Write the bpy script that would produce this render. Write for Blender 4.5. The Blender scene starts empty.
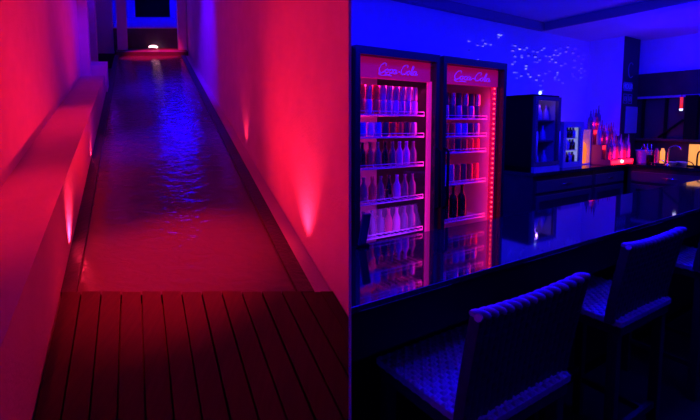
import bpy, bmesh, math, random
from mathutils import Vector, Matrix
random.seed(7)
SC = bpy.context.scene
COL = SC.collection
H = 1.55                                   # camera height
PITCH = math.atan(37/430)
TH = math.atan2(0.55790792, 0.82990286)     # direction of the bar counter
RB = Matrix.Rotation(TH, 4, 'Z')
IDN = Matrix.Identity(4)

# ------------------------------------------------------------------ materials
def mat(name, col, rough=.6, metal=0, bump=0, bscale=40, spec=.5, var=0, ior=None, coat=0, vscale=6, trans=0):
    m = bpy.data.materials.new(name); m.use_nodes = True
    nt = m.node_tree; b = nt.nodes['Principled BSDF']
    b.inputs['Base Color'].default_value = (*col, 1)
    b.inputs['Roughness'].default_value = rough; b.inputs['Metallic'].default_value = metal
    b.inputs['Specular IOR Level'].default_value = spec
    if ior: b.inputs['IOR'].default_value = ior
    if coat: b.inputs['Coat Weight'].default_value = coat
    if trans: b.inputs['Transmission Weight'].default_value = trans
    tc = nt.nodes.new('ShaderNodeTexCoord')
    if bump:
        n = nt.nodes.new('ShaderNodeTexNoise'); n.inputs['Scale'].default_value = bscale; n.inputs['Detail'].default_value = 4
        bp = nt.nodes.new('ShaderNodeBump'); bp.inputs['Strength'].default_value = bump; bp.inputs['Distance'].default_value = .02
        nt.links.new(tc.outputs['Object'], n.inputs['Vector']); nt.links.new(n.outputs['Fac'], bp.inputs['Height'])
        nt.links.new(bp.outputs['Normal'], b.inputs['Normal'])
    if var:
        n = nt.nodes.new('ShaderNodeTexNoise'); n.inputs['Scale'].default_value = vscale; n.inputs['Detail'].default_value = 5
        r = nt.nodes.new('ShaderNodeValToRGB')
        r.color_ramp.elements[0].position = .3; r.color_ramp.elements[1].position = .7
        r.color_ramp.elements[0].color = (*[max(0, c*(1-var)) for c in col], 1)
        r.color_ramp.elements[1].color = (*[min(1, c*(1+var)) for c in col], 1)
        nt.links.new(tc.outputs['Object'], n.inputs['Vector']); nt.links.new(n.outputs['Fac'], r.inputs['Fac'])
        nt.links.new(r.outputs['Color'], b.inputs['Base Color'])
    return m

def emis(name, col, s):
    m = bpy.data.materials.new(name); m.use_nodes = True
    b = m.node_tree.nodes['Principled BSDF']
    b.inputs['Base Color'].default_value = (*[min(1, c) for c in col], 1)
    b.inputs['Emission Color'].default_value = (*col, 1); b.inputs['Emission Strength'].default_value = s
    return m

def pane_mat(name, tint, gloss=.08, rough=.03):
    m = bpy.data.materials.new(name); m.use_nodes = True
    nt = m.node_tree; nt.nodes.clear()
    o = nt.nodes.new('ShaderNodeOutputMaterial'); mx = nt.nodes.new('ShaderNodeMixShader')
    t = nt.nodes.new('ShaderNodeBsdfTransparent'); g = nt.nodes.new('ShaderNodeBsdfGlossy')
    t.inputs[0].default_value = (*tint, 1); g.inputs['Roughness'].default_value = rough
    mx.inputs[0].default_value = gloss
    nt.links.new(t.outputs[0], mx.inputs[1]); nt.links.new(g.outputs[0], mx.inputs[2]); nt.links.new(mx.outputs[0], o.inputs[0])
    return m

def water_mat():
    m = mat('water', (.10, .10, .12), rough=.06, ior=1.5, spec=.7)
    nt = m.node_tree; b = nt.nodes['Principled BSDF']
    tc = nt.nodes.new('ShaderNodeTexCoord'); mp = nt.nodes.new('ShaderNodeMapping'); mp.inputs['Scale'].default_value = (5, 11, 5)
    n = nt.nodes.new('ShaderNodeTexNoise'); n.inputs['Scale'].default_value = 1.6; n.inputs['Detail'].default_value = 3; n.inputs['Distortion'].default_value = .8
    bp = nt.nodes.new('ShaderNodeBump'); bp.inputs['Strength'].default_value = .22; bp.inputs['Distance'].default_value = .03
    nt.links.new(tc.outputs['Object'], mp.inputs[0]); nt.links.new(mp.outputs[0], n.inputs['Vector'])
    nt.links.new(n.outputs['Fac'], bp.inputs['Height']); nt.links.new(bp.outputs['Normal'], b.inputs['Normal'])
    return m

def deck_mat():
    m = mat('deck_wood', (.045, .02, .015), rough=.6, spec=.25)
    nt = m.node_tree; b = nt.nodes['Principled BSDF']
    tc = nt.nodes.new('ShaderNodeTexCoord'); mp = nt.nodes.new('ShaderNodeMapping'); mp.inputs['Scale'].default_value = (30, 3, 3)
    n = nt.nodes.new('ShaderNodeTexNoise'); n.inputs['Scale'].default_value = 2; n.inputs['Detail'].default_value = 6
    r = nt.nodes.new('ShaderNodeValToRGB'); r.color_ramp.elements[0].color = (.024, .012, .008, 1); r.color_ramp.elements[1].color = (.066, .036, .026, 1)
    nt.links.new(tc.outputs['Object'], mp.inputs[0]); nt.links.new(mp.outputs[0], n.inputs['Vector'])
    nt.links.new(n.outputs['Fac'], r.inputs['Fac']); nt.links.new(r.outputs['Color'], b.inputs['Base Color'])
    return m

M = dict(
    plaster=mat('white_plaster', (.80, .80, .82), .85, bump=.25, bscale=70, var=.05),
    plaster_smooth=mat('smooth_plaster', (.80, .80, .84), .8, bump=.05, bscale=40, var=.03, vscale=2),
    ceiling=mat('ceiling_paint', (.72, .72, .78), .9, var=.04, vscale=2),
    trim=mat('greyish_trim_paint', (.30, .24, .30), .7),
    stone=mat('dark_kerb_stone', (.035, .03, .035), .5, bump=.3, var=.3),
    ledge=mat('ledge_render', (.62, .60, .62), .85, bump=.25, bscale=60, var=.05),
    paleedge=mat('pale_edge_paint', (.9, .9, .92), .5),
    deck=deck_mat(), water=water_mat(),
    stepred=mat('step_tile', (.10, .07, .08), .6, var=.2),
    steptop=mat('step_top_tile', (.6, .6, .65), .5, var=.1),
    black=mat('black_paint', (.004, .004, .005), .8, spec=.1),
    blackgloss=mat('black_gloss', (.01, .01, .014), .15),
    counter=mat('polished_black_granite', (.012, .012, .018), .045, ior=3.4, var=.4, vscale=60),
    fascia=mat('dark_counter_wood', (.005, .004, .005), .6, var=.3, spec=.25),
    cab=mat('dark_cabinet_wood', (.030, .024, .028), .4, var=.25),
    cabtrim=mat('cabinet_moulding', (.07, .06, .075), .35),
    floor=mat('dark_floor_tile', (.02, .02, .026), .35, var=.3),
    fridge=mat('fridge_shell', (.010, .010, .014), .35),
    fridgein=mat('fridge_liner', (.50, .48, .52), .5),
    gasket=mat('door_gasket', (.10, .08, .10), .5),
    shelfwire=mat('shelf_lacquer', (.75, .72, .78), .35),
    chrome=mat('chrome', (.75, .75, .78), .15, metal=1),
    mirror=mat('mirror_tile', (.85, .85, .9), .12, metal=1),
    tileglue=mat('glass_tile', (.85, .85, .88), .17, metal=.7),
    pane=pane_mat('clear_door_glass', (.95, .95, .97), .05),
    darkpane=mat('dark_window_glass', (.075, .040, .050), .25),
    wicker_lit=mat('woven_cane_lit', (.50, .45, .50), .38, spec=.6, var=.25, vscale=50),  # cane of seat and top rail, lit tone put into the colour
    wicker_shaded=mat('woven_cane_shaded', (.05, .035, .045), .42, spec=.4, var=.3, vscale=50),  # same cane on the backrest, shade put into the colour
    leg=mat('dark_stool_wood', (.03, .022, .024), .4),
    frosted=mat('frosted_acrylic', (.80, .74, .76), .6),
    glass=mat('clear_bottle_glass', (.15, .12, .19), .1, spec=.9),
    darkglass=mat('dark_bottle_glass', (.03, .012, .02), .12, spec=.8),
    redglass=mat('red_bottle', (.75, .06, .10), .2), pinkglass=mat('pinkish_bottle', (.75, .32, .45), .2),
    cwhite=mat('can_white', (.85, .85, .88), .3), cred=mat('can_red', (.80, .04, .06), .3), csil=mat('can_silver', (.6, .6, .66), .25, metal=.5),
    cblue=mat('can_blue', (.10, .14, .85), .3), cdark=mat('can_dark', (.06, .05, .08), .3), cviolet=mat('can_violet', (.5, .25, .8), .3),
    signdark=mat('dark_pillar_panel', (.012, .012, .03), .5), signline=mat('sign_print', (.24, .24, .42), .5),
    bluebucket=mat('translucent_blue_plastic', (.25, .3, .8), .4), cyan=mat('pale_cyan_print', (.5, .9, .95), .5),
    brownwall=mat('brown_wall_tile', (.055, .022, .025), .5, var=.3),
    bluepanel=mat('pale_panel', (.30, .32, .5), .5),
    headboard=emis('backlit_sign_face', (.50, .0, .075), .55), letter=emis('sign_lettering_lit', (.34, .015, .48), .6),
    ledred=emis('red_led', (1, .03, .06), 5.0), ledpink=emis('pink_led_tube', (.62, .005, .22), 1.0), ledbase=emis('red_led_tape_glow', (.75, .0, .05), .7),
    coolwhite=emis('cooler_white_light', (.55, .62, .85), .42), candle=emis('candle_glow', (1, .25, .015), 1.4),
    amber=emis('amber_lamp_and_bottle_glow', (1, .40, .035), .95), weirlamp=emis('weir_lamp_lens', (1, .60, .72), 2.2),
    barred=emis('red_lit_base', (1, .02, .05), 1.5), barhot=emis('hot_red_lamp', (1, .35, .3), 6), nightlight=emis('night_light', (.45, .65, 1), 3),
    redstick=emis('red_tube', (.8, .02, .02), 1.0), whitetip=emis('white_tip', (.7, .8, 1), 1.6),
)

# ------------------------------------------------------------------ mesh builder
class MB:
    def __init__(s): s.bm = bmesh.new()
    def face_hexa(s, p):               # 8 points: bottom loop then top loop
        v = [s.bm.verts.new(q) for q in p]
        for f in ((3,2,1,0),(4,5,6,7),(0,1,5,4),(1,2,6,5),(2,3,7,6),(3,0,4,7)): s.bm.faces.new([v[i] for i in f])
        return s
    def box(s, x0, x1, y0, y1, z0, z1, bev=0, seg=2, mx=None):
        t = bmesh.new(); g = bmesh.ops.create_cube(t, size=1)
        for v in t.verts: v.co = Vector((x0+(v.co.x+.5)*(x1-x0), y0+(v.co.y+.5)*(y1-y0), z0+(v.co.z+.5)*(z1-z0)))
        if bev: bmesh.ops.bevel(t, geom=t.edges[:], offset=bev, segments=seg, profile=.5, affect='EDGES')
        if mx is not None: t.transform(mx)
        s.add(t); return s
    def add(s, t):
        me = bpy.data.meshes.new('tmp'); t.to_mesh(me); t.free(); s.bm.from_mesh(me); bpy.data.meshes.remove(me)
    def lathe(s, prof, seg=16, c=(0,0,0)):
        rings = []
        for r, z in prof:
            if r < 1e-6: rings.append([s.bm.verts.new((c[0], c[1], c[2]+z))])
            else: rings.append([s.bm.verts.new((c[0]+r*math.cos(2*math.pi*k/seg), c[1]+r*math.sin(2*math.pi*k/seg), c[2]+z)) for k in range(seg)])
        for a, b in zip(rings, rings[1:]):
            for k in range(seg):
                k2 = (k+1) % seg
                if len(a) == 1 and len(b) == 1: continue
                if len(a) == 1: f = (a[0], b[k2], b[k])
                elif len(b) == 1: f = (a[k], a[k2], b[0])
                else: f = (a[k], a[k2], b[k2], b[k])
                s.bm.faces.new(f).smooth = True
        return s
    def tube(s, pts, r, seg=8):
        pts = [Vector(p) for p in pts]; rings = []; up = None
        for i, p in enumerate(pts):
            t = (pts[min(i+1, len(pts)-1)] - pts[max(i-1, 0)]).normalized()
            if up is None: up = Vector((0,0,1)) if abs(t.z) < .9 else Vector((1,0,0))
            a = t.cross(up).normalized(); b = a.cross(t).normalized(); up = b
            rr = r[i] if isinstance(r, (list, tuple)) else r
            rings.append([s.bm.verts.new(p + rr*(a*math.cos(2*math.pi*k/seg) + b*math.sin(2*math.pi*k/seg))) for k in range(seg)])
        for a, b in zip(rings, rings[1:]):
            for k in range(seg): s.bm.faces.new((a[k], a[(k+1) % seg], b[(k+1) % seg], b[k])).smooth = True
        s.bm.faces.new(rings[0][::-1]); s.bm.faces.new(rings[-1]); return s
    def prism(s, poly, z0, z1):
        b = [s.bm.verts.new((x, y, z0)) for x, y in poly]; t = [s.bm.verts.new((x, y, z1)) for x, y in poly]
        s.bm.faces.new(b[::-1]); s.bm.faces.new(t)
        for i in range(len(poly)):
            j = (i+1) % len(poly); s.bm.faces.new((b[i], b[j], t[j], t[i]))
        return s
    def sphere(s, c, r, u=10, v=8):
        t = bmesh.new(); bmesh.ops.create_uvsphere(t, u_segments=u, v_segments=v, radius=r)
        for f in t.faces: f.smooth = True
        bmesh.ops.translate(t, verts=t.verts, vec=c); s.add(t); return s
    def clip(s, mx, side, x=.004):      # keep world x > x (side 1) or < -x (side -1)
        inv = mx.inverted(); no = (inv.to_3x3() @ Vector((side, 0, 0))).normalized(); co = inv @ Vector((side*x, 0, 0))
        r = bmesh.ops.bisect_plane(s.bm, geom=s.bm.verts[:]+s.bm.edges[:]+s.bm.faces[:], plane_co=co, plane_no=no, clear_inner=True)
        ed = [e for e in r['geom_cut'] if isinstance(e, bmesh.types.BMEdge)]
        if ed: bmesh.ops.holes_fill(s.bm, edges=ed)
        return s
    def build(s, name, m, parent=None, mx=None, bevel=0):
        bmesh.ops.recalc_face_normals(s.bm, faces=s.bm.faces[:])
        me = bpy.data.meshes.new(name); s.bm.to_mesh(me); s.bm.free()
        me.materials.append(M[m] if isinstance(m, str) else m)
        o = bpy.data.objects.new(name, me); COL.objects.link(o)
        if parent: o.parent = parent
        if mx is not None: o.matrix_world = mx
        return o

def tag(o, label=None, cat=None, group=None, kind=None):
    if label: o['label'] = label
    if cat: o['category'] = cat
    if group: o['group'] = group
    if kind: o['kind'] = kind
    return o
def bpos(d, n, z): return RB @ Vector((d, n, z))
def bmx(d, n, z, rz=0): return Matrix.Translation(bpos(d, n, z)) @ Matrix.Rotation(TH+rz, 4, 'Z')
def empty(name, mx, label, cat, group=None):
    o = bpy.data.objects.new(name, None); COL.objects.link(o); o.matrix_world = mx; o.empty_display_size = .1
    return tag(o, label, cat, group)
def struct(mb, name, m, mx=IDN):
    return tag(mb.build(name, m, None, mx), kind='structure')
def copy_tree(o, parent=None):
    c = o.copy(); COL.objects.link(c)
    if parent: c.parent = parent
    for ch in list(o.children): copy_tree(ch, c)
    return c
ORD = ['first','second','third','fourth','fifth','sixth','seventh','eighth','ninth','tenth','eleventh','twelfth','thirteenth','fourteenth']

# ================================================================== CORRIDOR
A = Vector((-.42550189, .86220001, .27488047)); O = Vector((0, 0, H-1.5))
def W(L, s, u): return O + Vector((L, 0, u)) + A*s
def cor(L0, L1, s0, s1, u0, u1, mb=None):
    """box along the corridor; L/u may be functions of s"""
    g = lambda q, s: q(s) if callable(q) else q
    mb = mb or MB()
    pts = []
    for u in (u0, u1):
        pts += [W(g(L0,s0), s0, g(u,s0)), W(g(L1,s0), s0, g(u,s0)), W(g(L1,s1), s1, g(u,s1)), W(g(L0,s1), s1, g(u,s1))]
    return mb.face_hexa(pts)
flare = lambda off: (lambda s: off + .029*(s-2.4))
WR = flare(.95)
w = cor(WR, lambda s: WR(s)+.06, 1.2, 17, -.5, 3.0); w.clip(IDN, -1); struct(w, 'wall_right', 'plaster')
# left wall (stops at the alcove), the alcove wall behind it
struct(cor(-.92, -.75, -.5, 7.0, -.5, 3.0), 'wall_left', 'plaster')
struct(cor(-1.25, -1.1, 7.0, 17, -.5, 3.0), 'wall_alcove', 'plaster')
struct(cor(-1.0, -.62, 7.0, 7.2, .0, 3.0), 'trim_1', 'plaster')
struct(cor(-1.1, -.40, 7.2, 7.6, -.1, .36), 'trim_2', 'plaster')
struct(cor(-1.1, -.68, 9.3, 9.6, -.1, 3.0), 'trim_3', 'plaster')
struct(cor(-1.1, -.46, 11.9, 12.2, -.1, 3.0), 'trim_4', 'plaster')
lu = lambda s: .47-.04*(s-1.67)
struct(cor(-.75, -.42, -.5, 7.0, -.3, lu), 'trim_5', 'ledge')
# kerbs beside the water
struct(cor(-.42, -.34, 2.43, 11, -.3, -.005), 'trim_6', 'stone')
k = cor(flare(.77), flare(.855), 2.43, 11, -.3, .0); k.clip(IDN, -1); struct(k, 'trim_7', 'stone')
k = cor(flare(.855), flare(.96), 2.43, 11, -.3, -.02); k.clip(IDN, -1); struct(k, 'trim_8', 'ledge')
struct(cor(-.60, 1.3, 7, 11.0, -.34, -.3), 'floor_channel', 'stone')
# deck
dk = MB(); nb = 13; L0, L1 = -.415, .89; wB = (L1-L0)/nb
for i in range(nb):
    cor(L0+i*wB+.004, L0+(i+1)*wB-.004, .3, 2.43, -.045, 0 if i % 3 else -.003, dk)
cor(L0, L1, .3, 2.41, -.12, -.05, dk)
cor(L1-.004, lambda s: WR(s)-.004, .8, 2.43, -.045, 0, dk)
dk.clip(IDN, -1)
tag(dk.build('wooden_deck', 'deck'), 'dark wooden plank deck ending at the red lit water channel', 'deck')
# water
wt = cor(-.34, flare(.77), 2.435, 10.95, -.2, -.022)
tag(wt.build('channel_water', 'water'), 'rippled dark water filling the long narrow channel', 'water', kind='stuff')
# far end: weir lip, step block, doorway
struct(cor(-.38, 1.17, 10.95, 11.6, -.3, .06), 'trim_9', 'stepred')
st = empty('entrance_step', Matrix.Translation(W(.45, 11.6, .0)), 'broad step with dark red riser and blue lit top behind the weir', 'step')
def rel(mb, name, m, root):
    bmesh.ops.translate(mb.bm, verts=mb.bm.verts, vec=-root.matrix_world.translation); return mb.build(name, m, root)
rel(cor(-.45, 1.19, 11.6, 11.75, .0, .495), 'riser', 'stepred', st)
rel(cor(-.45, 1.19, 11.6, 15.19, .495, .52), 'tread', 'steptop', st)
# jamb posts each side of the channel end
struct(cor(-.36, -.13, 11.3, 11.55, .0, 3), 'trim_10', 'plaster'); struct(cor(1.0, 1.19, 11.3, 11.55, .0, 3), 'trim_11', 'plaster')
# end wall with dark doorway
ew = MB(); cor(-1.25, .09, 15.2, 15.35, .3, 3, ew); cor(1.12, 1.6, 15.2, 15.35, .3, 3, ew); cor(.05, 1.15, 15.2, 15.35, 2.2, 3, ew)
struct(ew, 'wall_end', 'plaster')
struct(cor(.09, 1.12, 15.3, 15.34, .50, 2.2), 'door_1', 'black')
struct(cor(-1.3, 1.6, -.5, 17, 3.0, 3.1).clip(IDN, -1), 'ceiling_corridor', 'plaster')
lp = empty('weir_lamp', Matrix.Translation(W(.44, 11.45, .06)), 'small bright lamp on the lip at the far end of the channel', 'lamp')
MB().lathe([(0,0),(.09,0),(.09,.012),(.06,.02),(0,.02)], 14).build('housing', 'chrome', lp)
b = MB(); b.sphere((0,0,.045), .042)
for v in b.bm.verts: v.co.x *= 2.6
b.build('lens', 'weirlamp', lp)

# ================================================================== PARTITION between the two rooms
dv = MB().box(-.003, .003, 1.06, 7.0, -.3, 3.6); struct(dv, 'wall_divider', 'plaster')
struct(MB().box(-.0035, .0035, 1.05, 1.06, -.3, 3.6), 'trim_12', 'paleedge')

# ================================================================== BAR ROOM SHELL
def bs(mb, name, m): mb.clip(RB, 1); return struct(mb, name, m, RB)
bs(MB().box(-4, 7.3, 3.3, 3.45, 0, 2.9), 'wall_back', 'plaster_smooth')
bs(MB().box(-2, 7.3, -3.0, 3.45, -.1, 0), 'floor', 'floor')
bs(MB().box(-4, 5.17, -3, 3.45, 2.84, 2.94), 'ceiling', 'ceiling')
bs(MB().box(5.17, 7.3, -3, 3.45, 2.74, 2.94), 'ceiling_lowered', 'ceiling')
# crown band on the back wall and on the drop edge
bs(MB().box(-4, 5.17, 3.24, 3.3, 2.74, 2.84), 'trim_13', 'trim')
bs(MB().box(5.135, 5.17, -3, 3.3, 2.74, 2.84), 'trim_14', 'trim')
# right wall: base wall, window opening, header
bs(MB().box(6.95, 7.3, -3, 3.3, 0, 1.34), 'wall_right.001', 'brownwall')
bs(MB().box(6.95, 7.3, -3, 3.3, 2.27, 2.74), 'wall_right_upper', 'plaster_smooth')
struct(MB().box(6.36, 6.80, 2.83, 3.3, 1.035, 1.40), 'trim_21', 'brownwall', RB)
struct(MB().box(6.36, 6.80, 2.84, 3.3, 1.40, 2.74), 'trim_15', 'plaster_smooth', RB)                 # corner pillar
struct(MB().box(6.36, 6.80, 2.83, 2.84, 1.40, 2.74), 'trim_19', 'signdark', RB)
struct(MB().box(6.80, 6.81, 2.83, 3.3, 1.40, 2.74), 'trim_20', 'signdark', RB)
bs(MB().box(6.90, 7.3, -3, 3.0, 1.95, 2.27), 'trim_16', 'brownwall')                             # header beam
bs(MB().box(6.87, 6.94, -3, 3.0, 1.92, 1.95), 'trim_17', 'bluepanel')
bs(MB().box(6.83, 7.3, -3, 3.2, 1.33, 1.36), 'trim_18', 'cab')                                 # sill
wn = MB()
for n0 in (2.8, 2.52, 1.75, 1.0, .2): wn.box(6.93, 6.97, n0-.015, n0+.015, 1.36, 1.95)
wo = struct(wn, 'window_1', 'black', RB)
MB().box(6.98, 6.99, -1, 3.2, 1.36, 1.95).build('glass_pane', 'darkpane', wo)
bs(MB().box(7.2, 7.3, -3, 3.3, 1.34, 2.27), 'wall_right_backing', 'brownwall')

# ------------------------------------------------------------------ bar counter
ct = empty('bar_counter', bmx(0, .945, 0), 'long black bar counter with polished mirror-like top', 'bar counter')
CD = Matrix.Translation(bpos(0, .945, 0)) @ Matrix.Rotation(TH, 4, 'Z')
def cpart(mb, name, m): mb.clip(CD, 1); return mb.build(name, m, ct)
cpart(MB().box(-1, 5.6, 0, .51, 1.03, 1.05, .004), 'countertop', 'counter')
cpart(MB().box(-1, 5.6, .012, .05, .885, 1.03), 'fascia', 'fascia')
cpart(MB().box(-1, 5.6, .33, .50, .10, 1.03), 'base_panel', 'fascia')
cpart(MB().box(-1, 5.6, .36, .50, 0, .10), 'plinth', 'black')
# ------------------------------------------------------------------ payment terminal
pt = empty('payment_terminal', bmx(1.005, 1.41, 1.05), 'small dark tilted payment terminal on the counter beside the partition', 'payment terminal')
MB().box(-.016, .03, -.016, .02, 0, .012, .003).build('base', 'black', pt)
MB().box(-.018, .018, -.006, .006, .01, .15, .003, mx=Matrix.Rotation(.25, 4, 'X')).build('screen', 'cab', pt)

# ------------------------------------------------------------------ big two-door drinks fridge
FD0, FD1, FN, FT = 1.385, 2.725, 2.0, 1.995
FM = bmx(FD0, FN, 0); FW = FD1-FD0
fr = empty('drinks_fridge', FM, 'tall two-door glass drinks fridge glowing pink and red behind the counter', 'fridge')
def fp(mb, name, m, parent=None): return mb.build(name, m, parent or fr)
c = MB()
c.box(0, .035, .04, .75, .12, FT); c.box(FW-.035, FW, .04, .75, .12, FT); c.box(0, FW, .04, .75, FT-.04, FT); c.box(0, FW, .70, .75, .12, FT); c.box(0, FW, .04, .75, .10, .40)
fp(c, 'cabinet', 'fridge')
c = MB(); c.box(.035, FW-.035, .66, .70, .40, FT-.04); c.box(.035, .05, .06, .66, .40, FT-.04); c.box(FW-.05, FW-.035, .06, .66, .40, FT-.04); c.box(.05, FW-.05, .06, .66, FT-.06, FT-.04); c.box(.05, FW-.05, .06, .66, .40, .42)
fp(c, 'liner', 'fridgein')
fp(MB().box(.655, .69, .05, .66, .40, FT-.04), 'divider', 'fridge')
for i in range(4):
    x = (.06, FW-.06)[i % 2]; y = (.1, .68)[i//2]
    fp(MB().lathe([(0,0),(.03,0),(.03,.10),(0,.10)], 12, (x, y, 0)), 'foot', 'black')
# doors: left 0..0.66, right 0.70..FW
DOORS = ((.0, .655), (.69, FW))
for i, (x0, x1) in enumerate(DOORS):
    d = MB(); fw = .03
    d.box(x0, x0+fw, 0, .04, .42, FT); d.box(x1-fw, x1, 0, .04, .42, FT); d.box(x0+fw, x1-fw, 0, .04, FT-.045, FT); d.box(x0+fw, x1-fw, 0, .04, .42, .47)
    dr = fp(d, 'door', 'fridge')
    fp(MB().box(x0+fw, x1-fw, .016, .022, .47, FT-.045), 'glass_pane', 'pane', dr)
    hx = x1-.018 if i == 0 else x0+.018
    fp(MB().tube([(hx,-.0,1.0),(hx,-.035,1.02),(hx,-.035,1.38),(hx,0,1.40)], .009), 'handle', 'black', dr)
# backlit headers with script lettering
def cat(pts, n=7):
    out = []
    P = [Vector(p) for p in pts]
    for i in range(len(P)-1):
        p0, p1, p2, p3 = P[max(i-1,0)], P[i], P[i+1], P[min(i+2,len(P)-1)]
        for k in range(n):
            t = k/n; out.append(.5*((2*p1)+(p2-p0)*t+(2*p0-5*p1+4*p2-p3)*t*t+(3*p1-p0-3*p2+p3)*t**3))
    out.append(P[-1]); return out
# cursive strokes, unit: letter x-height = 1
BIGC = [(1.55,1.75),(1.65,2.2),(1.2,2.45),(.55,2.0),(.15,1.0),(.35,.15),(.9,.0),(1.5,.45)]
SO = [(.55,1.0),(.15,.75),(.1,.25),(.4,.0),(.8,.25),(.85,.75),(.55,1.0),(.75,.8),(1.15,.85)]
SCc = [(.85,.75),(.6,1.0),(.15,.7),(.12,.25),(.45,.0),(.95,.3)]
SA = [(.85,.75),(.55,1.0),(.12,.65),(.12,.2),(.4,.0),(.75,.35),(.9,1.0),(.82,.3),(.95,.0),(1.3,.35)]
SL = [(.0,.35),(.4,1.2),(.62,2.1),(.45,2.4),(.25,1.7),(.2,.4),(.4,.0),(.8,.35)]
HY = [(0,.5),(.2,.58),(.45,.5)]
TAIL = [(.35,.15),(.2,-.35),(1.0,-.65),(2.2,-.45),(3.4,-.6)]
def script(x0, x1, z, hgt, y, parent):
    seq = [(BIGC,0,1),(SO,1.55,1),(SCc,2.65,1),(SA,3.5,1),(HY,4.95,1),(BIGC,5.55,1),(SO,7.1,1),(SL,8.15,1),(SA,8.85,1),(TAIL,.1,1)]
    sx = (x1-x0)/10.8; sz = hgt/2.6
    mb = MB()
    for st_, ox, _ in seq:
        pts = cat([(x0+(ox+a+.18*b)*sx, y, z+b*sz) for a, b in st_], 6)
        n = len(pts); r = [.0025+.003*abs(math.sin(3.1*i/n*2)) for i in range(n)]
        mb.tube(pts, r, 6)
    return mb.build('sign_lettering', 'letter', parent)
for i, (x0, x1) in enumerate(((.045, .615), (.735, FW-.045))):
    h = fp(MB().box(x0, x1, .045, .075, 1.825, FT-.05), 'header_sign', 'headboard')
    script(x0+(.14 if i == 0 else .09), x1-(.10 if i == 0 else .07), 1.858, .062, .040, h)
# shelves
ZL = [1.62, 1.482, 1.292, 1.075, .858, .60]; ZR = [1.602, 1.477, 1.364, 1.140, .874, .62]
COMP = ((.052, .607, ZL), (.70, FW-.10, ZR))
for x0, x1, zs in COMP:
    for z in zs:
        s_ = MB()
        for q in range(13): s_.tube([(x0+(x1-x0)*q/12,.09,z-.006),(x0+(x1-x0)*q/12,.60,z-.006)], .0025, 5)
        s_.tube([(x0,.35,z-.010),(x1,.35,z-.010)], .003, 5); s_.tube([(x0,.59,z-.010),(x1,.59,z-.010)], .003, 5)
        s_.tube([(x0,.09,z-.010),(x1,.09,z-.010)], .005, 6); s_.tube([(x0,.09,z+.014),(x1,.09,z+.014)], .003, 6)
        for q in range(5):
            xx = x0+(x1-x0)*q/4; s_.tube([(xx,.09,z-.01),(xx,.09,z+.014)], .002, 5)
        fp(s_, 'shelf', 'shelfwire')
# LED strips
fp(MB().box(.612, .645, .05, .075, .47, 1.83), 'light_tube', 'ledpink')
ls = fp(MB().box(FW-.098, FW-.044, .055, .065, .47, 1.84), 'light_tape', 'ledbase')  # tape made wide and glowing to paint the red-lit gap beside the shelves
bead = MB().sphere((0,0,0), .0065, 8, 6).build('light_bead', 'ledred', ls); bead.location = (FW-.071, .05, .50)
for q in range(1, 37):
    o = bead.copy(); COL.objects.link(o); o.parent = ls; o.location = (FW-.071, .05, .50+q*.0365)

# ------------------------------------------------------------------ drinks in the fridge
CAN = [(0,.001),(.019,.001),(.0235,.008),(.0245,.014),(.0245,.078),(.021,.088),(.0205,.09),(.019,.087),(0,.087)]
TALL = [(0,.001),(.019,.001),(.023,.008),(.0235,.014),(.0235,.118),(.020,.128),(.0195,.13),(.018,.127),(0,.127)]
BOT = [(0,.001),(.022,.001),(.025,.006),(.025,.075),(.022,.092),(.011,.115),(.010,.142),(.0115,.143),(.0115,.155),(0,.155)]
WINE = [(0,.001),(.030,.001),(.034,.008),(.034,.13),(.030,.155),(.013,.178),(.012,.225),(.014,.227),(.014,.24),(0,.24)]
JUG = [(0,.001),(.030,.001),(.033,.008),(.033,.10),(.026,.118),(.018,.125),(.018,.145),(0,.145)]
CACHE = {}
def drink(kind, prof, m, x, y, z, label, cat_, group, scale=1.0):
    key = (kind, m, prof[-1][1])
    if key not in CACHE:
        o = MB().lathe(prof, 14).build(kind, m); CACHE[key] = o.data
    else:
        o = bpy.data.objects.new(kind, CACHE[key]); COL.objects.link(o)
    o.matrix_world = FM @ Matrix.Translation((x, y, z)) @ Matrix.Diagonal((scale, scale, scale, 1))
    tag(o, label, cat_, group); return o
CN = dict(cwhite='white', cred='red', csil='silver', cblue='blue', cdark='dark', cviolet='violet', glass='clear', darkglass='dark', redglass='red', pinkglass='pinkish')
def row(kind, prof, mats, x0, x1, z, where, word, cat_, group, y=.15, zoff=0):
    n = len(mats)
    for i, m in enumerate(mats):
        x = x0+(x1-x0)*(i+.5)/n
        drink(kind, prof, m, x, y, z-.0035+zoff, f'{CN[m]} {word}, {ORD[i]} from left, {where}', cat_, group)
Lx = (.06, .60); Rx = (.705, FW-.105)
mx1 = ['cred','cred','cviolet','cred','csil','csil','cviolet','csil','csil','cviolet']
row('drink_can', CAN, mx1, *Lx, 1.62, "lower tier of left fridge door's top shelf", 'drink can', 'can', 'lower tier of cans on the top left fridge shelf')
row('drink_can', CAN, ['cwhite','cred','csil','cred','cviolet','csil','csil','csil','cwhite','csil'], *Lx, 1.62, "upper tier of left fridge door's top shelf", 'drink can', 'can', 'upper tier of cans on the top left fridge shelf', zoff=.0895)
row('drink_can', CAN, ['cviolet','cblue','cwhite','cblue','cdark','cred','cred','cdark','csil'], *Lx, 1.482, "left fridge door's second shelf from top", 'drink can', 'can', 'cans on the second left fridge shelf')
row('drink_bottle', BOT, ['glass','darkglass','redglass','glass','darkglass','glass','cviolet','cviolet','glass'], *Lx, 1.292, "left fridge door's third shelf from top", 'drink bottle', 'bottle', 'bottles on the third left fridge shelf')
row('drink_bottle', BOT, ['redglass','glass','redglass','glass','darkglass','cviolet','glass','glass'], *Lx, 1.075, "left fridge door's fourth shelf from top", 'drink bottle', 'bottle', 'bottles on the fourth left fridge shelf')
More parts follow.
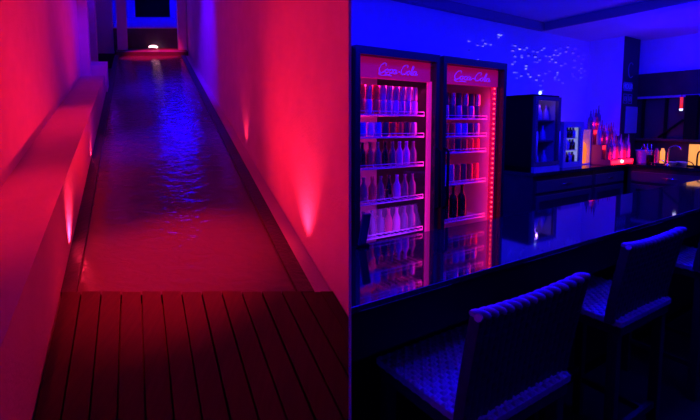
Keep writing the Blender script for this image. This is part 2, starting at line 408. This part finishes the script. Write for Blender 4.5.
row('drink_bottle', BOT, ['redglass','glass','glass','glass','redglass','pinkglass','glass','glass'], *Lx, .858, "left fridge door's lowest visible shelf", 'drink bottle', 'bottle', 'bottles on the lowest left fridge shelf')
row('drink_can', CAN, ['cviolet','csil','csil','cdark','csil','cdark','csil','cdark'], *Rx, 1.602, "lower tier of right fridge door's top shelf", 'drink can', 'can', 'lower tier of cans on the top right fridge shelf')
row('drink_can', CAN, ['cred','csil','cdark','csil','cdark','csil','cdark','csil'], *Rx, 1.602, "upper tier of right fridge door's top shelf", 'drink can', 'can', 'upper tier of cans on the top right fridge shelf', zoff=.0895)
row('drink_can', CAN, ['cviolet','csil','cred','cred','cblue','cblue','cdark','csil'], *Rx, 1.477, "right fridge door's second shelf from top", 'drink can', 'can', 'cans on the second right fridge shelf')
row('drink_can', CAN, ['cviolet','cblue','cred','cred','cdark','cred','cred','cred'], *Rx, 1.364, "right fridge door's third shelf from top", 'drink can', 'can', 'cans on the third right fridge shelf')
row('slim_can', TALL, ['cviolet','csil','cviolet','csil','cred','cdark','cred','cred'], *Rx, 1.140, "right fridge door's fourth shelf from top", 'slim tall can', 'can', 'slim cans on the fourth right fridge shelf')
drink('plastic_jug', JUG, 'cviolet', .745, .14, .8705, "violet plastic jug at left of right fridge door's lowest visible shelf", 'jug', None)
for i, x in enumerate((.90, .99, 1.08)):
    drink('wine_bottle', WINE, 'darkglass', x, .17, .8705, f"dark tall wine bottle, {ORD[i]} from left, right fridge door's lowest visible shelf", 'bottle', 'wine bottles on the lowest right fridge shelf')

# ------------------------------------------------------------------ mirror mosaic on the back wall
mz = empty('tile_mosaic', bmx(5.0, 3.30, 2.3), 'scattered little mirror tiles glinting on the blue back wall', 'wall art')
blobs = [(3.95,2.42,.30,.16),(4.35,2.52,.22,.10),(4.8,2.38,.35,.20),(5.15,2.45,.25,.14),(5.6,2.42,.28,.15),(5.95,2.50,.25,.16),(4.15,2.18,.25,.12),(4.85,2.15,.30,.12),(5.5,2.22,.35,.12),(6.1,2.30,.22,.12),(4.25,2.02,.22,.10),(5.2,2.05,.2,.08)]
ti = random.Random(3)
lampP = Vector((4.4, .6, 2.66)); camP = RB.inverted() @ Vector((0, 0, H))
cand = []
x = 3.75
while x < 6.3:
    z = 1.96
    while z < 2.66:
        if any(((x-a)/c_)**2+((z-b_)/d_)**2 < 1 for a, b_, c_, d_ in blobs) or ti.random() < .10: cand.append((x, z))
        z += .032
    x += .046
ti.shuffle(cand)
for x, z in cand[:98]:
    P = Vector((x, 3.288, z))
    hv = ((lampP-P).normalized()+(camP-P).normalized()).normalized()  # tilt shaped so each tile glints from the added light toward the camera
    nrm = (hv + Vector((ti.gauss(0,.03), 0, ti.gauss(0,.03)))).normalized()
    q = Vector((0,-1,0)).rotation_difference(nrm).to_matrix().to_4x4()
    MB().box(-.014, .014, -.003, .004, -.009, .009, mx=Matrix.Translation(P-Vector((5.0,3.30,2.3))) @ q).build('mirror_tile', 'tileglue', mz)

# ------------------------------------------------------------------ back counter
ZW = 1.03
bcab_poly = [(4.22,2.7),(6.33,2.7),(6.33,.4),(6.94,.4),(6.94,2.82),(6.35,2.82),(6.35,3.295),(4.22,3.295)]
tag(MB().prism(bcab_poly, ZW-.035, ZW).build('back_worktop', 'blackgloss', None, RB), 'dark L-shaped worktop along the back and right walls', 'worktop')
def cabinet(mx, wdt, label):
    cb = empty('base_cabinet', mx, label, 'cabinet', 'dark cabinets under the back worktop')
    MB().box(0, wdt, .02, .5, 0, ZW-.04).build('body', 'cab', cb)
    d = MB().box(.05, wdt-.03, 0, .02, .80, .93, .004).build('drawer', 'cabtrim', cb)
    MB().tube([(wdt*.42,-.012,.87),(wdt*.58,-.012,.87)], .006).build('handle', 'chrome', d)
    d = MB(); x0, x1 = .05, wdt-.03
    d.box(x0, x0+.06, 0, .02, .08, .76); d.box(x1-.06, x1, 0, .02, .08, .76); d.box(x0+.06, x1-.06, 0, .02, .70, .76); d.box(x0+.06, x1-.06, 0, .02, .08, .14)
    d = d.build('door', 'cabtrim', cb); MB().box(x0+.06, x1-.06, .012, .02, .14, .70).build('door_panel', 'cab', d)
    return cb
cabinet(bmx(4.25, 2.73, 0), 1.25, 'dark cabinet below the small black display fridge, with drawer above door')
cabinet(bmx(5.51, 2.73, 0), .82, 'dark corner cabinet below the red lit bottles, with drawer above door')
cabinet(bmx(6.37, 2.72, 0, -math.pi/2), 1.0, 'dark cabinet below the tap and bowls on the right run')
cabinet(bmx(6.37, 1.71, 0, -math.pi/2), 1.2, 'dark cabinet on the right run nearest the bar counter end')

# ------------------------------------------------------------------ black countertop display fridge
bf = empty('display_fridge', bmx(4.24, 2.74, ZW), 'black countertop display fridge with dark glass door on the back worktop', 'fridge')
c = MB(); c.box(0,.02,.03,.5,0,.85); c.box(.47,.49,.03,.5,0,.85); c.box(0,.49,.03,.5,.81,.85); c.box(0,.49,.03,.5,0,.06); c.box(0,.49,.47,.5,0,.85)
c.build('cabinet', 'black', bf)
MB().box(.02,.47,.455,.47,.06,.81).box(.462,.47,.05,.455,.06,.81).build('liner', 'fridgein', bf)
d = MB(); d.box(.0,.05,0,.03,.07,.83); d.box(.44,.49,0,.03,.07,.83); d.box(.05,.44,0,.03,.79,.83); d.box(.05,.44,0,.03,.07,.11)
d = d.build('door', 'gasket', bf); MB().box(.05,.44,.012,.018,.11,.79).build('glass_pane', 'pane', d)
MB().tube([(.025,-.012,.12),(.025,-.012,.45)], .008).build('handle', 'shelfwire', d)
MB().tube([(.465,-.012,.12),(.465,-.012,.45)], .008).build('door_trim', 'shelfwire', d)
for z in (.33, .56): MB().box(.03,.458,.06,.44,z,z+.012).build('shelf', 'gasket', bf)
MB().box(0,.49,-.01,.03,0,.06).build('base_panel', 'bluepanel', bf)
for i, (x, z, s_) in enumerate(((.16,.061,1.0),(.32,.061,1.15),(.14,.343,.9),(.28,.343,1.0),(.20,.573,.95),(.33,.573,.9))):
    o = MB().lathe([(0,0),(.035,0),(.038,.02),(.03,.10),(.012,.13),(.012,.17),(0,.17)], 12).build('bottle', 'cviolet', None, bmx(4.24+x+.07, 2.74+.13, ZW+z))
    tag(o, f"violet bottle on the black display fridge's {['bottom','middle','top'][i//2]} shelf, {'left' if i%2==0 else 'right'} one", 'bottle', 'bottles in the black display fridge')
nl = empty('night_light', bmx(4.50, 2.86, ZW+.85), 'tiny bluish white light standing on the black display fridge', 'lamp')
MB().lathe([(0,0),(.02,0),(.02,.012),(0,.012)], 12).build('base', 'black', nl); MB().lathe([(0,.012),(.012,.012),(.016,.03),(.010,.048),(0,.052)], 12).build('bulb', 'nightlight', nl)

# ------------------------------------------------------------------ small white lit cooler
sc_ = empty('mini_cooler', bmx(5.05, 2.88, ZW), 'small white lit cooler with glass door and shelves of bottles', 'cooler')
c = MB(); c.box(0,.025,.03,.36,0,.56); c.box(.425,.45,.03,.36,0,.56); c.box(0,.45,.03,.36,.51,.56); c.box(0,.45,.03,.36,0,.05); c.box(0,.45,.33,.36,0,.56)
c.build('cabinet', 'bluepanel', sc_)
d = MB(); d.box(0,.06,0,.03,0,.56); d.box(.39,.45,0,.03,0,.56); d.box(.06,.39,0,.03,.49,.56); d.box(.06,.39,0,.03,0,.06)
d = d.build('door', 'bluepanel', sc_); MB().box(.06,.39,.012,.018,.06,.49).build('glass_pane', 'pane', d)
MB().box(.03,.42,.31,.325,.06,.50).build('light_panel', 'coolwhite', sc_); MB().box(.395,.415,.05,.30,.06,.50).build('side_light', 'coolwhite', sc_)
for z in (.20, .35): MB().box(.03,.42,.05,.31,z,z+.01).build('shelf', 'shelfwire', sc_)
for r_, z in enumerate((.0505, .2105, .3605)):
    for i in range(5):
        o = MB().lathe([(0,0),(.028,0),(.031,.01),(.031,.085),(.014,.105),(.013,.13),(0,.13)], 10).build('bottle', 'darkglass' if (i+r_) % 3 else 'cviolet', None, bmx(5.05+.075+i*.066, 2.88+.075, ZW+z))
        tag(o, f"{'dark' if (i+r_)%3 else 'violet'} bottle, {ORD[i]} from left on the {['bottom','middle','top'][r_]} shelf of the white mini cooler", 'bottle', 'bottles in the white mini cooler')

# ------------------------------------------------------------------ frosted lantern with candle glow
lt = empty('frosted_lantern', bmx(5.56, 2.97, ZW), 'frosted white lantern box glowing orange between mini cooler and bottles', 'lantern')
c = MB(); c.box(0,.012,0,.2,.0,.46); c.box(.30,.312,0,.2,0,.46); c.box(0,.312,.19,.2,0,.46); c.box(0,.312,0,.2,0,.012)
c.build('case', 'frosted', lt)
MB().box(.012,.30,.0,.006,.012,.46).build('front_panel', pane_mat('frosted_front', (.9,.85,.86), .10, .4), lt)
MB().lathe([(0,0),(.075,0),(.082,.10),(.085,.18),(.07,.26),(.03,.30),(0,.31)], 14, (.215,.095,.0125)).build('candle', 'candle', lt)

# ------------------------------------------------------------------ tiered stand of spirit bottles
ts = empty('bottle_stand', bmx(5.88, 2.71, ZW), 'red lit tiered stand packed with spirit bottles in the worktop corner', 'stand')
tiers = ((0, .62, 0, .12, .07), (0, .44, .12, .24, .26), (0, .27, .24, .36, .46))
for x0, x1, y0, y1, z in tiers: MB().box(x0, x1, y0, y1, 0, z, .003).build('tier', 'redglass', ts)
MB().box(.01, .60, -.006, 0, .012, .055).build('light_strip', 'barred', ts)
MB().box(.01, .43, .112, .118, .20, .25).build('light_strip', 'barred', ts); MB().box(.01, .26, .232, .238, .40, .45).build('light_strip', 'barred', ts)  # upper two glowing strips added to brighten the bottles
MB().sphere((.27, -.01, .04), .022).build('lamp', 'barhot', ts)
SP = [(0,0),(.029,0),(.0325,.01),(.0325,.15),(.028,.175),(.013,.20),(.012,.235),(.008,.237),(.005,.29),(0,.292)]
SPM = ['redglass','pinkglass','glass','redglass','pinkglass','redglass']
BR = random.Random(5)
for t_, ((x0, x1, y0, y1, z), n_) in enumerate(zip(tiers, (9, 7, 4))):
    for i in range(n_):
        m = SPM[(i*2+t_) % 6]; k = .86+.28*BR.random()
        key = ('spirit', m)
        if key not in CACHE: o = MB().lathe(SP, 12).build('spirit_bottle', m); CACHE[key] = o.data
        else: o = bpy.data.objects.new('spirit_bottle', CACHE[key]); COL.objects.link(o)
        o.matrix_world = bmx(5.88+x0+(x1-x0)*(i+.5)/n_, 2.71+(y0+y1)/2, ZW+z+.001) @ Matrix.Diagonal((.95, .95, k, 1))
        tag(o, f"{CN[m]} spirit bottle with pourer, {ORD[i]} from left on the {['front','middle','back'][t_]} tier of red lit stand", 'bottle', 'spirit bottles on the red lit stand')

# ------------------------------------------------------------------ things on the right run
ib = empty('ice_bucket', bmx(6.64, 2.64, ZW), 'blue translucent ice bucket on the worktop beside the red bottles', 'bucket')
MB().lathe([(0,0),(.075,0),(.08,.01),(.10,.17),(.106,.175),(.098,.178),(.075,.02),(0,.02)], 18).build('bucket', 'bluebucket', ib)
MB().tube(cat([(-.1,0,.16),(-.07,0,.22),(0,0,.245),(.07,0,.22),(.1,0,.16)]), .005).build('handle', 'chrome', ib)
uc = empty('utensil_cup', bmx(6.52, 2.51, ZW), 'dark cup holding bar utensils beside the blue ice bucket', 'cup')
MB().lathe([(0,0),(.045,0),(.05,.12),(.046,.12),(.04,.01),(0,.01)], 16).build('cup', 'black', uc)
for i, (a, b_) in enumerate(((-.15,.03),(-.09,-.035),(-.03,.035))):
    o = MB().tube([(a*.12,b_*.7,0),(a*.4,b_*.8,.11),(a,b_,.26)], [.004,.004,.008]).build('bar_spoon', 'chrome', None, bmx(6.52, 2.51, ZW+.012))
    tag(o, f"long metal bar spoon leaning left in the utensil cup, {['most tilted','middle','most upright'][i]} one", 'spoon', 'bar spoons in the utensil cup')
jar_l = ('amber', 'rose red')
for i, (d_, n_, m) in enumerate(((6.46, 2.42, 'redglass'), (6.45, 2.35, 'amber'))):  # yellow bottle wears the lamp's emissive material, its glow is painted
    o = MB().lathe([(0,0),(.026,0),(.028,.01),(.028,.15),(.016,.17),(.016,.19),(0,.19)], 14).build('syrup_bottle', m, None, bmx(d_, n_, ZW+.03))
    tag(o, ('rose red', 'glowing yellow')[i]+' syrup bottle standing on the small rack beside the tap', 'bottle', 'syrup bottles beside the tap')
rk = empty('bottle_rack', bmx(6.455, 2.385, ZW), 'small chrome rack under the two syrup bottles', 'rack')
MB().box(-.05,.05,-.075,.075,.022,.029,.002).build('tray', 'chrome', rk)
for i in range(4): MB().box((-.045,.037)[i%2], (-.037,.045)[i%2], (-.07,.062)[i//2], (-.062,.07)[i//2], 0, .022).build('leg', 'chrome', rk)
def tap(mx, label, m, hgt=.26):
    t = empty('bar_tap', mx, label, 'tap', 'gooseneck taps on the right run')
    MB().lathe([(0,0),(.03,0),(.03,.015),(.014,.03),(0,.03)], 14).build('base', m, t)
    MB().tube(cat([(0,0,.02),(0,0,hgt*.65),(-.01,-.02,hgt*.9),(-.02,-.08,hgt),(-.02,-.13,hgt*.92),(-.02,-.14,hgt*.82)]), .009).build('spout', m, t)
    MB().tube([(0,.03,.03),(.0,.05,.06),(0,.09,.075)], .006).build('lever', m, t)
tap(bmx(6.40, 2.27, ZW), 'chrome gooseneck tap beside the syrup bottles', 'chrome')
tap(bmx(6.41, 1.97, ZW), 'dark gooseneck tap silhouetted against the amber lamp', 'black', .22)
for i, (d_, n_) in enumerate(((6.62, 2.29), (6.76, 2.25), (6.65, 2.17))):
    o = MB().lathe([(0,0),(.03,0),(.055,.04),(.058,.042),(.05,.04),(.028,.008),(0,.008)], 16).build('garnish_bowl', 'shelfwire', None, bmx(d_, n_, ZW))
    tag(o, f"small pale garnish bowl right of the tap, {['nearest the tap','farthest back','nearest the amber lamp'][i]}", 'bowl', 'garnish bowls right of the tap')
al = empty('amber_lamp', bmx(6.55, 1.96, ZW), 'square amber panel lamp glowing at the right end of the worktop', 'lamp')
MB().box(-.03,.03,-.17,.15,0,.02,.004).build('base', 'black', al)
MB().box(-.02,.02,-.16,.14,.02,.28,.006).build('shade', 'amber', al)

# ------------------------------------------------------------------ pillar signs
def text_mesh(txt, size):
    cu = bpy.data.curves.new('t', 'FONT'); cu.body = txt; cu.size = size; cu.align_x = 'CENTER'; cu.align_y = 'CENTER'; cu.extrude = .001
    o = bpy.data.objects.new('t', cu); COL.objects.link(o)
    me = bpy.data.meshes.new_from_object(o.evaluated_get(bpy.context.evaluated_depsgraph_get())); bpy.data.objects.remove(o); return me
def pillar_mx(d, z): return bmx(d, 2.829, z) @ Matrix.Rotation(math.pi/2, 4, 'X')
sg = empty('opening_sign', pillar_mx(6.50, 2.075), 'small pale cyan notice with lettering on the dark corner pillar', 'sign')
fm = MB()
fm.box(-.12,.12,-.06,.06,0,.004); fm.build('board', 'signline', sg)
tm = text_mesh('HOUR', .10); tm.materials.clear(); tm.materials.append(M['cyan'])
to = bpy.data.objects.new('lettering', tm); COL.objects.link(to); to.parent = sg; to.location = (0, 0, .006)
rs = empty('ring_sign', pillar_mx(6.56, 2.30), 'open ring emblem high on the dark corner pillar', 'sign')
MB().tube([(.075*math.cos(t*.1), .10*math.sin(t*.1), .004) for t in range(9, 55)], .006, 6).build('emblem', 'signline', rs)
for i, d_ in enumerate((6.44, 6.58)):
    ns = empty('notice_plate', pillar_mx(d_, 1.91), f"{('left','right')[i]} square notice plate of the pair on the dark pillar", 'sign', 'square notices on the pillar')
    f_ = MB(); f_.box(-.055,.055,-.065,-.057,0,.004); f_.box(-.055,.055,.057,.065,0,.004); f_.box(-.055,-.047,-.057,.057,0,.004); f_.box(.047,.055,-.057,.057,0,.004); f_.build('border', 'signline', ns)
    f_ = MB(); f_.tube([(.03*math.cos(t*.3), .034*math.sin(t*.3), .003) for t in range(22)], .004, 6); f_.tube([(-.02,-.024,.003),(.02,.024,.003)], .004, 6); f_.build('symbol', 'signline', ns)
bp_ = MB().box(-.17,.17,-.185,.185,0,.012,.004).build('wall_panel', 'bluepanel', None, pillar_mx(6.64, 1.62)); tag(bp_, 'plain blue lit panel low on the dark corner pillar', 'panel')
# hanging red tube, post and brace by the window
hg = empty('hanging_tube', bmx(6.83, 2.31, 1.735), 'red glowing tube with white tip hanging at the window', 'light')
MB().lathe([(0,.03),(.018,.03),(.018,.18),(0,.18)], 12).build('tube', 'redstick', hg); MB().lathe([(0,0),(.018,.005),(.022,.02),(.018,.03),(0,.03)], 12).build('tip', 'whitetip', hg)
MB().tube([(0,0,.18),(0,0,.235)], .004).build('cord', 'black', hg)
tag(MB().box(-.05,.05,-.07,.07,0,.58,.005).build('window_post', 'black', None, bmx(6.89, 2.205, 1.36)), 'thick black post standing on the window sill', 'post')
tag(MB().tube([(0,.0,0),(0,-.28,.24)], .016).build('brace', 'black', None, bmx(6.90, 2.58, 1.38)), 'dark slanting rod leaning up to the black window post', 'rod')

# ------------------------------------------------------------------ woven bar stools
def weave_grid(mb, f, nu, nv, amp, cu, cv):
    """closed two-sided panel; f(a,b,side)->(point, normal); woven relief on both sides"""
    def wv(i, j):
        a = i/nu*cu*math.pi; b = j/nv*cv*math.pi
        par = (int(i/nu*cu)+int(j/nv*cv)) % 2
        return amp*abs(math.sin(a))**.6*abs(math.sin(b))**.6*(1 if par else .45)
    g = []
    for side in (1, -1):
        rows = []
        for j in range(nv+1):
            r = []
            for i in range(nu+1):
                p, n_ = f(i/nu, j/nv, side); r.append(mb.bm.verts.new(p+n_*wv(i, j)))
            rows.append(r)
        for j in range(nv):
            for i in range(nu):
                q = (rows[j][i], rows[j][i+1], rows[j+1][i+1], rows[j+1][i]); mb.bm.faces.new(q if side == 1 else q[::-1])
        g.append(rows)
    a, b = g
    per = lambda r: r[0][:]+[q[-1] for q in r[1:]]+r[-1][-2::-1]+[q[0] for q in r[-2:0:-1]]
    pa, pb = per(a), per(b)
    for k in range(len(pa)):
        k2 = (k+1) % len(pa); mb.bm.faces.new((pa[k], pb[k], pb[k2], pa[k2]))
def make_stool(mx, label):
    t = empty('bar_stool', mx, label, 'bar stool', 'woven bar stools along the counter')
    w_, dp, zs = .255, .42, .765
    sb = MB()
    def fs(a, b, side):
        return Vector(((a-.5)*2*(w_-.03), b*dp, zs if side == 1 else zs-.02)), Vector((0,0,side))
    weave_grid(sb, fs, 120, 100, .009, 24, 20); sb.build('seat', 'wicker_lit', t)
    MB().box(-w_+.034, w_-.034, .006, dp-.006, zs-.065, zs-.021, .006).build('seat_frame', 'leg', t)
    fb = MB(); zb, zt = zs-.01, 1.07
    def fk(a, b, side):
        x = (a-.5)*2*w_*(1-.03*(1-b)); z = zb+(zt-zb)*b + .022*b*((2*a-1)**2-.55)
        y = .042-.055*b**1.2 + .03*(1-(2*a-1)**2)*-1*b*.0
        y -= .030*(1-(2*a-1)**2)*(.3+.7*b)*-1*.6
        return Vector((x, y+(.016 if side == -1 else -.016)*-1*-1, z)), Vector((0, -1 if side == 1 else 1, 0))
    weave_grid(fb, lambda a, b, s: (fk(a,b,s)[0], Vector((0,(-1 if s == 1 else 1),0))), 72, 48, .004, 18, 12)
    fb.build('backrest', 'wicker_shaded', t)
    tp = [(lambda p: Vector((p.x, p.y, p.z+.004)))(.5*(fk(i/14,1,1)[0]+fk(i/14,1,-1)[0])) for i in range(15)]
    rr = MB()
    # braided top roll: two strands twisted round each other
    for ph in (0, math.pi):
        pts = []
        for i in range(85):
            q = i/84*14; i0 = min(int(q), 13); base = tp[i0].lerp(tp[i0+1], q-i0); an = i/84*2*math.pi*7+ph
            pts.append(base+Vector((0, .009*math.cos(an), .006*math.sin(an))))
        rr.tube(pts, .011, 8)
    rr.build('top_rail', 'wicker_lit', t)
    for sx in (-1, 1):
        for sy in (0, 1):
            x = sx*(w_-.055); y = .035 if sy == 0 else dp-.035
            MB().box(x-.02, x+.02, y-.02, y+.02, 0, zs-.055, .004).build('leg', 'leg', t)
    y0, y1 = .035, dp-.035
    for z, s_ in ((.26, 'f'), (.20, 's')):
        if s_ == 'f':
            for y in (y0, y1): MB().box(-w_+.075, w_-.075, y-.012, y+.012, z-.015, z+.015, .003).build('stretcher', 'leg', t)
        else:
            for x in (-w_+.055, w_-.055): MB().box(x-.012, x+.012, y0+.02, y1-.02, z-.015, z+.015, .003).build('stretcher', 'leg', t)
    return t
s1 = make_stool(bmx(1.075, .685, 0), 'nearest dark woven bar stool, its back largest and lowest in the picture')
for d_, n_, rz, lb in ((2.04, .76, -.02, 'middle dark woven bar stool between the nearest and the farthest stool'), (3.10, .80, -.03, 'farthest dark woven bar stool, cut by the right edge of the picture')):
    c_ = copy_tree(s1); c_.matrix_world = bmx(d_, n_, 0, rz); c_['label'] = lb

# ================================================================== LIGHTS
def light(kind, name, loc, col, e, size=.1, target=None, sy=None, spot=None, blend=.5):
    l = bpy.data.lights.new(name, kind); l.color = col; l.energy = e
    if kind == 'AREA':
        l.size = size
        if sy: l.shape = 'RECTANGLE'; l.size_y = sy
    else: l.shadow_soft_size = size
    if kind == 'SPOT': l.spot_size = spot; l.spot_blend = blend
    o = bpy.data.objects.new(name, l); COL.objects.link(o); o.location = loc
    if target is not None: o.rotation_euler = (Vector(target)-Vector(loc)).to_track_quat('-Z', 'Y').to_euler()
    return o
BLUE = (.001, .0, 1); RED = (1, .006, .022)
# bar room: blue ceiling lights
for d_, e in ((1.85, 32), (3.6, 34), (5.7, 58)):
    light('POINT', 'blue_lamp', bpos(d_, 1.75, 2.3), BLUE, e, .12)
bl = light('AREA', 'blue_panel', bpos(3.2, 1.2, 2.72), BLUE, 100, 3.6, None, .3); bl.rotation_euler = (0, 0, TH)
light('POINT', 'blue_lamp', bpos(2.3, .15, 2.5), BLUE, 34, .1)
light('POINT', 'mosaic_glint_light', bpos(4.4, .6, 2.66), (.7, .75, 1), .8, .03)  # unseen white source added to make the wall tiles sparkle
# fridge light
light('AREA', 'fridge_top_light', FM @ Vector((.33, .2, 1.80)), (1, .01, .32), 4.2, .5, FM @ Vector((.33, .3, 0)), .1)
light('AREA', 'fridge_low_light', FM @ Vector((.33, .06, .75)), (.34, .02, 1), 1.8, .4, FM @ Vector((.33, .7, .95)), .6)
light('AREA', 'fridge_side_light', FM @ Vector((FW-.09, .07, 1.2)), (1, .01, .06), 2.4, .08, FM @ Vector((.95, .7, 1.2)), 1.2)
light('AREA', 'fridge_left_light', FM @ Vector((.60, .08, 1.3)), (1, .01, .30), .8, .05, FM @ Vector((.35, .7, 1.3)), .9)
for sp_, ks, y_, z_ in ((.0689, (1,3,5,7,8), .05, .15), (.0629, (1,3,5,6), .17, .33), (.0675, (1,2,3), .29, .53)):
    for k_ in ks: light('POINT', 'bottle_fill', bpos(5.88+sp_*k_, 2.71+y_-.012, ZW+z_), (1, .01, .06), .05, .008)  # unseen points added between the bottles to redden them
bg = light('AREA', 'bottle_front_fill', bpos(6.19, 2.64, ZW+.03), (1, .004, .035), 3.2, .58, None, .03); bg.rotation_euler = (math.radians(105), 0, TH); bg.data.spread = math.radians(110)  # unseen fill added in front of the stand to light the bottles
light('POINT', 'display_fridge_light', bpos(4.50, 2.84, ZW+.79), (.30, .12, 1), .5, .01)
light('POINT', 'lantern_glow', bpos(5.73, 3.07, ZW+.40), (1, .30, .03), .1, .03)
light('POINT', 'amber_glow', bpos(6.44, 2.08, ZW+.20), (1, .5, .1), .08, .03)
# corridor
light('SPOT', 'red_wall_washer', W(.90, 4.0, .12), RED, 78, .05, W(-.75, 3.5, 1.2), spot=1.8, blend=1)
light('SPOT', 'red_wall_washer', W(.95, 6.6, .12), RED, 50, .05, W(-.75, 5.9, 1.4), spot=1.5, blend=1)
light('SPOT', 'red_wall_washer', W(-.36, 3.2, .12), RED, 76, .05, W(.97, 2.8, 1.02), spot=1.7, blend=1)
light('SPOT', 'red_ledge_fill', W(-.66, 2.4, 2.85), RED, 130, .05, W(-.60, 2.4, .4), spot=.62, blend=1)  # unseen overhead spots, this and the next, added to redden the ledge
light('SPOT', 'red_ledge_fill', W(-.66, 4.3, 2.85), RED, 120, .05, W(-.60, 4.3, .4), spot=.62, blend=1)
light('SPOT', 'red_water_fill', W(.2, 2.7, 2.8), RED, 900, .05, W(.2, 2.75, 0), spot=.5, blend=1)  # unseen overhead spot added to redden the near water
for L, s, e in ((.85, 2.78, 2.3), (-.355, 2.85, 2.6), (.93, 4.6, .5), (-.40, 4.4, .4)):
    wx = 1.0 if L > 0 else -.9
    light('SPOT', 'red_uplight', W(L, s, .02), (1, .016, .065), e*14, .03, W(wx, s+.15, 1.2), spot=1.5, blend=1)
light('SPOT', 'weir_fill', W(.44, 10.2, 2.6), (1, .008, .06), 1100, .03, W(.44, 10.9, .05), spot=.55, blend=.8)  # added overhead spot stands in for the weir lamp's red glow
light('SPOT', 'blue_corridor_lamp', W(-.3, 6.3, 2.85), (.03, 0, 1), 330, .05, W(1.0, 7.6, .6), spot=1.1, blend=1)
light('SPOT', 'blue_pilaster_fill', W(.4, 5.4, 2.3), (.06, 0, 1), 120, .05, W(-.72, 7.1, .6), spot=.5, blend=1)  # unseen spot added to turn the pilaster blue
light('SPOT', 'blue_water_fill', W(.3, 5.0, 2.85), (.02, 0, 1), 420, .05, W(.25, 5.0, 0), spot=.5, blend=1)  # both blue water spots added to tint it where blue reflections spread
light('SPOT', 'blue_water_fill', W(.3, 7.6, 2.85), (.02, 0, 1), 420, .05, W(.3, 7.6, 0), spot=.5, blend=1)
light('AREA', 'blue_step_lamp', W(.45, 13.4, 2.9), (.0, 0, 1), 60, 1.0, W(.45, 13.6, 0))
light('POINT', 'violet_alcove_lamp', W(-.95, 8.7, 1.7), (.12, 0, 1), 4, .05)

w = bpy.data.worlds.new('World'); SC.world = w; w.use_nodes = True
w.node_tree.nodes['Background'].inputs[0].default_value = (.002, 0, .012, 1); w.node_tree.nodes['Background'].inputs[1].default_value = .5

# ================================================================== CAMERA
cam = bpy.data.cameras.new('camera'); cam.sensor_width = 36; cam.lens = 430/700*36; cam.clip_start = .02; cam.shift_y = -48/700
co = bpy.data.objects.new('camera', cam); COL.objects.link(co); co.location = (0, 0, H); co.rotation_euler = (math.pi/2-PITCH, 0, 0)
SC.camera = co
SC.view_settings.view_transform = 'Standard'; SC.view_settings.look = 'None'; SC.view_settings.exposure = 0; SC.view_settings.gamma = 1
SC.view_settings.use_curve_mapping = False
SC.cycles.use_denoising = True
